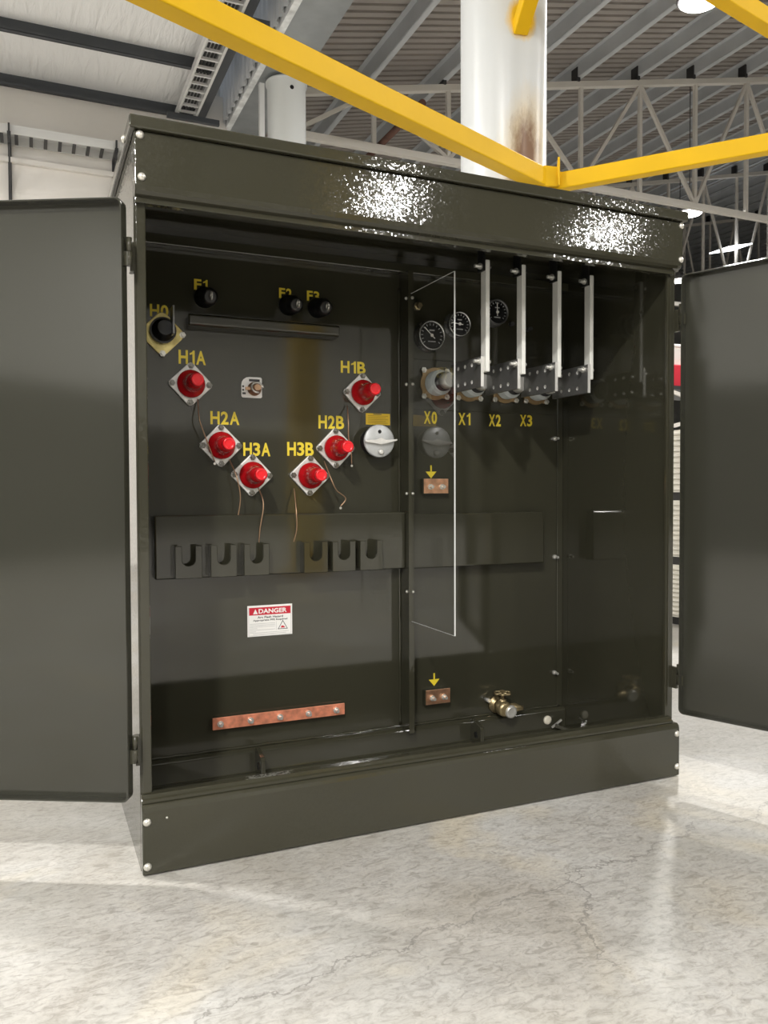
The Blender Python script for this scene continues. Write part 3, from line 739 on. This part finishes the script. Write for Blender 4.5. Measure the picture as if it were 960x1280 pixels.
# lettering
ADV = {'H': .36, 'A': .38, 'B': .35, 'X': .37, 'F': .31, '0': .30, '1': .22, '2': .30, '3': .30}
def lettering(txt, x0, x1, z0, z1):
    tot = sum(ADV[c] for c in txt) + .05*(len(txt)-1); k = (x1-x0)/tot; x = x0; bm = bmesh.new()
    for c in txt:
        w_ = ADV[c]*k
        if c == '1':
            h = z1-z0; p = MB(); b_ = x+w_*.98; s_ = w_*.40
            p.prism([(b_-s_, z0), (b_, z0), (b_, z1), (b_-s_*.75, z1), (b_-s_*1.2, z1-.12*h), (b_-s_*2.2, z1-.20*h), (b_-s_*2.2, z1-.33*h), (b_-s_, z1-.26*h)], 'y', D-.0008, D)
            bmesh.ops.recalc_face_normals(p.bm, faces=p.bm.faces)
            me = bpy.data.meshes.new('glyph'); p.bm.to_mesh(me); p.bm.free(); bm.from_mesh(me); bpy.data.meshes.remove(me)
        else:
            o = text_mesh('glyph', c, x, x+w_, z0, z1, D, letter_y, None, .045); me = o.data; bm.from_mesh(me)
            bpy.data.objects.remove(o); bpy.data.meshes.remove(me)
        x += w_+.05*k
    me = bpy.data.meshes.new('lettering'); bm.to_mesh(me); bm.free(); me.materials.append(letter_y)
    for f in me.polygons: f.material_index = 0
    return link('lettering', me)
for txt, a, b, c, d in (('H1A', .212, .303, 1.421, 1.468), ('H2A', .317, .417, 1.221, 1.266), ('H3A', .430, .527, 1.114, 1.161), ('H3B', .589, .688, 1.117, 1.166),
        ('H2B', .707, .806, 1.217, 1.265), ('H1B', .794, .892, 1.423, 1.467), ('H0', .120, .180, 1.572, 1.613), ('X0', 1.133, 1.189, 1.247, 1.295), ('X1', 1.283, 1.337, 1.247, 1.294),
        ('X2', 1.421, 1.476, 1.246, 1.293), ('X3', 1.567, 1.625, 1.250, 1.296), ('F1', .266, .312, 1.674, 1.710), ('F2', .563, .610, 1.673, 1.709), ('F3', .666, .713, 1.673, 1.709)):
    o = P(lettering(txt, a, b, c, d)); o['label'] = 'yellow lettering ' + txt

# copper ground bar
bb = P(MB().box(.311, .796, D-.020, D-.012, .170, .211).build('ground_bar', copper, None, .001)); bb['label'] = 'copper ground bar with five bolts'
for k in range(5):
    x = .337+.106*k; b = bolt(STUD, (x, D-.020, .190)); b.parent = bb; b.matrix_parent_inverse = Matrix()
    sub(MB().cyl((x, D, .19), (x, D-.013, .19), .012).build('stand_off', dark_steel), bb)
# ground pads with symbols
def pad(x, z, sz):
    o = P(MB().box(x-.053, x+.053, D-.022, D, z-.029, z+.029).build('ground_pad', paint_in, None, .001))
    sub(MB().box(x-.050, x+.055, D-.026, D-.022, z-.027, z+.029).build('copper_face', brushed, None, .001), o)
    for dx_ in (-.024, .026): b = bolt(STUD, (x+dx_, D-.026, z-.002)); b.parent = o; b.matrix_parent_inverse = Matrix()
    g = MB(); xa = sz[0]
    g.box(xa-.003, xa+.003, D-.0008, D, sz[1]-.002, sz[1]+.024); g.prism([(xa-.023, sz[1]), (xa, sz[1]-.026), (xa+.023, sz[1])], 'y', D-.0008, D)
    P(g.build('ground_symbol', letter_y))
pad(1.170, 1.007, (1.163, 1.064)); pad(1.177, .195, (1.175, .258))

# low-voltage bushings
P(MB().box(1.052, 1.745, D-.004, D, 1.300, 1.492).build('bushing_mounting_plate', paint_in, None, .002))
def spade_mesh():
    """flat spade with real through holes; local: x thickness, y along, z up"""
    m = MB(); y0, y1, z0, z1 = .300, .520, 1.350, 1.454
    ys_ = [y0, .338, .386, .436, .486, y1]; zs_ = [z0, 1.394, 1.416, z1]
    holes = {(j, k): ((ys_[j]+ys_[j+1])/2, c) for j in (1, 2, 3) for k, c in ((0, 1.372), (2, 1.420+.012))}
    n = 8; t = .006; r_ = .0075
    for x, fl in ((-t, False), (t, True)):
        for j in range(5):
            for k in range(3):
                q = [(ys_[j], zs_[k]), (ys_[j+1], zs_[k]), (ys_[j+1], zs_[k+1]), (ys_[j], zs_[k+1])]
                if (j, k) in holes:
                    cy, cz = holes[(j, k)]
                    # ring of quads between square boundary (8 pts) and octagon
                    sq = [q[0], ((q[0][0]+q[1][0])/2, q[0][1]), q[1], (q[1][0], (q[1][1]+q[2][1])/2), q[2], ((q[2][0]+q[3][0])/2, q[2][1]), q[3], (q[3][0], (q[3][1]+q[0][1])/2)]
                    oc = [(cy+r_*math.cos(a), cz+r_*math.sin(a)) for a in [-.75*PI+i*PI/4 for i in range(8)]]
                    S = [m.bm.verts.new((x, *p_)) for p_ in sq]; O = [m.bm.verts.new((x, *p_)) for p_ in oc]
                    for i in range(8): m.bm.faces.new((S[i], S[(i+1) % 8], O[(i+1) % 8], O[i]))
                    if not fl:
                        O2 = [m.bm.verts.new((t, *p_)) for p_ in oc]
                        for i in range(8): m.bm.faces.new((O[i], O[(i+1) % 8], O2[(i+1) % 8], O2[i])).material_index = 1
                else:
                    m.bm.faces.new([m.bm.verts.new((x, *p_)) for p_ in q])
    for (a, b) in (((y0, z0), (y1, z0)), ((y1, z0), (y1, z1)), ((y1, z1), (y0, z1)), ((y0, z1), (y0, z0))):
        f = m.bm.faces.new([m.bm.verts.new(c) for c in ((-t, *a), (t, *a), (t, *b), (-t, *b))])
        f.material_index = 1 if a[0] == y0 and b[0] == y0 else 0
    bmesh.ops.remove_doubles(m.bm, verts=m.bm.verts, dist=1e-5)
    bmesh.ops.recalc_face_normals(m.bm, faces=m.bm.faces)
    me = bpy.data.meshes.new('spade'); m.bm.to_mesh(me); m.bm.free(); me.materials.append(spade_m); me.materials.append(spade_edge); return me
SPADE = spade_mesh()
for i, x in enumerate((1.176, 1.325, 1.490, 1.635)):
    z = 1.400
    m = MB(); poly = []
    for k in range(48):
        a = 2*PI*k/48; lug = max(0, math.cos(4*(a-PI/4)))**6; poly.append((x+(.062+.018*lug)*math.cos(a), z+(.062+.018*lug)*math.sin(a)))
    m.prism(poly, 'y', D-.014, D-.004)
    lv = P(m.build('low_voltage_bushing', tan_ring, None, .002)); lv['label'] = 'low voltage bushing with tan clamp ring'
    b_ = MB(); prof = [(0, .046)]
    for k in range(4): prof += [(.004+.012*k, .046), (.008+.012*k, .048), (.012+.012*k, .046), (.014+.012*k, .043)]
    prof += [(.056, .040), (.062, .038)]
    b_.lathe((x, D-.014, z), (0, -1, 0), prof, 28); sub(b_.build('insulator', porcelain), lv)
    b_ = MB(); b_.lathe((x, D-.072, z), (0, -1, 0), [(0, .036), (.012, .036), (.014, .03), (.03, .028)], 24); sub(b_.build('clamp_collar', dark_steel), lv)
    b_ = MB(); b_.lathe((x, D-.10, z), (0, -1, 0), [(0, .031), (.02, .031), (.04, .026)], 20); sub(b_.build('stud', spade_edge), lv)
    for k in range(4):
        a = PI/4+k*PI/2; b = bolt(HEXB, (x+.070*math.cos(a), D-.014, z+.070*math.sin(a))); b.parent = lv; b.matrix_parent_inverse = Matrix()
    sx = x+.008
    o = bpy.data.objects.new('spade_terminal', SPADE); C.objects.link(o); o.location = (sx, .008 if i > 1 else 0, 0); P(o); o.parent = lv; o.matrix_parent_inverse = Matrix()
    dy = (.0, .004, .022, .024)[i]
    zb, zt = 1.400, 1.783
    m = MB(); m.box(sx+.006, sx+.022, .286+dy, .322+dy, zb, zt); sb = P(m.build('support_bar', fibre, None, .003)); sb['label'] = 'white fibreglass support bar'
    bolt(STUD, (sx-.006, .308+dy, 1.437), None, (0, 0, -PI/2)); bolt(HEXB, (sx+.022, .304+dy, 1.437), None, (0, 0, PI/2))
    P(MB().box(sx-.002, sx+.006, .29+dy, .33+dy, zt-.037, 1.875).build('hanger_tab', black))
    bolt(STUD, (sx-.002, .308+dy, zt-.02), None, (0, 0, -PI/2)); bolt(HEX, (sx+.022, .304+dy, zt-.02), None, (0, 0, PI/2))

# gauges
def gauge(x, z, r, ring, needle, ticks=14):
    m = MB(); m.lathe((x, D, z), (0, -1, 0), [(0, r*1.08), (.012, r*1.08), (.014, r*.96), (.034, r*.96), (.036, r), (.042, r), (.044, r*.93), (.040, r*.86), (.039, r*.86)], 36, cap=False)
    o = P(m.build('gauge', ring)); o['label'] = 'round black-faced gauge'
    f = MB(); f.lathe((x, D-.037, z), (0, -1, 0), [(0, r*.9), (.001, r*.9)], 32); sub(f.build('dial_face', gauge_face), o)
    t = MB()
    for k in range(ticks):
        a = -.7+k*(PI+1.4)/(ticks-1); c, s = math.cos(a), math.sin(a)
        t.bar((x+r*.66*c, D-.0385, z+r*.66*s), (x+r*.80*c, D-.0385, z+r*.80*s), .0022, .0006, (0, 1, 0))
    t.box(x-r*.28, x+r*.28, D-.0388, D-.038, z-r*.45, z-r*.38); t.box(x-r*.2, x+r*.2, D-.0388, D-.038, z+r*.30, z+r*.38)
    sub(t.build('dial_markings', grey_print), o)
    c, s = math.cos(needle), math.sin(needle)
    n = MB(); n.bar((x-r*.3*c, D-.040, z-r*.3*s), (x+r*.75*c, D-.040, z+r*.75*s), .003, .0008, (0, 1, 0)); n.lathe((x, D-.039, z), (0, -1, 0), [(0, .006), (.003, .006)], 12)
    sub(n.build('needle', white_print), o)
gauge(1.148, 1.578, .056, gauge_ring_bright, 2.4); gauge(1.268, 1.630, .048, gauge_ring_bright, 3.05); gauge(1.436, 1.690, .050, gauge_ring, 1.6)
m = MB(); m.lathe((1.104, D, 1.690), (0, -1, 0), [(0, .016), (.012, .016), (.014, .011), (.03, .010)], 6, smooth=False); P(m.build('pipe_plug', brass))
m = MB(); m.lathe((1.52, D, 1.655), (0, -1, 0), [(0, .009), (.02, .009)], 8); P(m.build('pressure_fitting', dark_steel))
m = MB(); m.lathe((1.60, D, 1.64), (0, -1, 0), [(0, .010), (.03, .008)], 8); P(m.build('pressure_fitting', dark_steel))

# bolts on the right flange
P(MB().box(1.745, 1.773, D-.006, D, .085, 1.80).build('corner_flange', paint_in, None, .002))
for z in (1.203, .714, .232):
    bolt(bolt_mesh(.009, .028, 10, False), (1.735, D-.0, z))
# drain valve
vx, vz = 1.470, .120
m = MB(); m.lathe((vx-.02, D, vz+.012), (0, -1, 0), [(0, .034), (.014, .034), (.015, .024), (.03, .024)], 20); v = P(m.build('drain_valve', brass)); v['label'] = 'brass drain valve with hand wheel'
m = MB(); m.lathe((vx-.02, D-.03, vz+.012), (0, -1, -.1), [(0, .022), (.02, .030), (.045, .030), (.055, .022)], 18); sub(m.build('valve_body', brass), v)
m = MB(); m.lathe((vx+.0, D-.07, vz+.0), (0.1, -1, -.1), [(0, .024), (.012, .026), (.022, .024), (.024, .016), (.020, .012)], 18); sub(m.build('outlet_cap', bolt_m), v)
m = MB(); m.lathe((vx+.015, D-.055, vz+.005), (1, -.2, -.05), [(0, .018), (.02, .020), (.04, .012), (.055, .008)], 12); sub(m.build('sampler', brass), v)
m = MB(); m.lathe((vx-.02, D-.055, vz+.03), (0, 0, 1), [(0, .016), (.012, .016), (.014, .007), (.04, .006)], 12); sub(m.build('valve_stem', brass), v)
m = MB(); cw = Vector((vx-.02, D-.055, vz+.068))
ring = [cw+Vector(((.030+.004*math.cos(6*a))*math.cos(a), (.030+.004*math.cos(6*a))*math.sin(a), 0)) for a in [k*2*PI/36 for k in range(37)]]
m.tube(ring, .0045, 6)
for k in range(3):
    a = k*PI/3; d = Vector((.028*math.cos(a), .028*math.sin(a), 0)); m.tube([cw-d, cw+d], .003, 6)
sub(m.build('hand_wheel', brass), v)
m = MB(); m.lathe((vx-.065, D, vz+.036), (0, -1, 0), [(0, .008), (.03, .008)], 8); P(m.build('valve_bolt', bolt_m))
m = MB(); m.lathe((1.680, D-.030, .047), (0, -1, 0), [(0, .018), (.006, .018), (.009, .014), (.0095, .006)], 20); P(m.build('ground_plug', mat('pale_plug', (.62, .58, .48), .5)))
m = MB(); m.bar((1.69, D-.05, .02), (1.73, D-.06, .05), .008, .006); P(m.build('wire_clip', bolt_m))
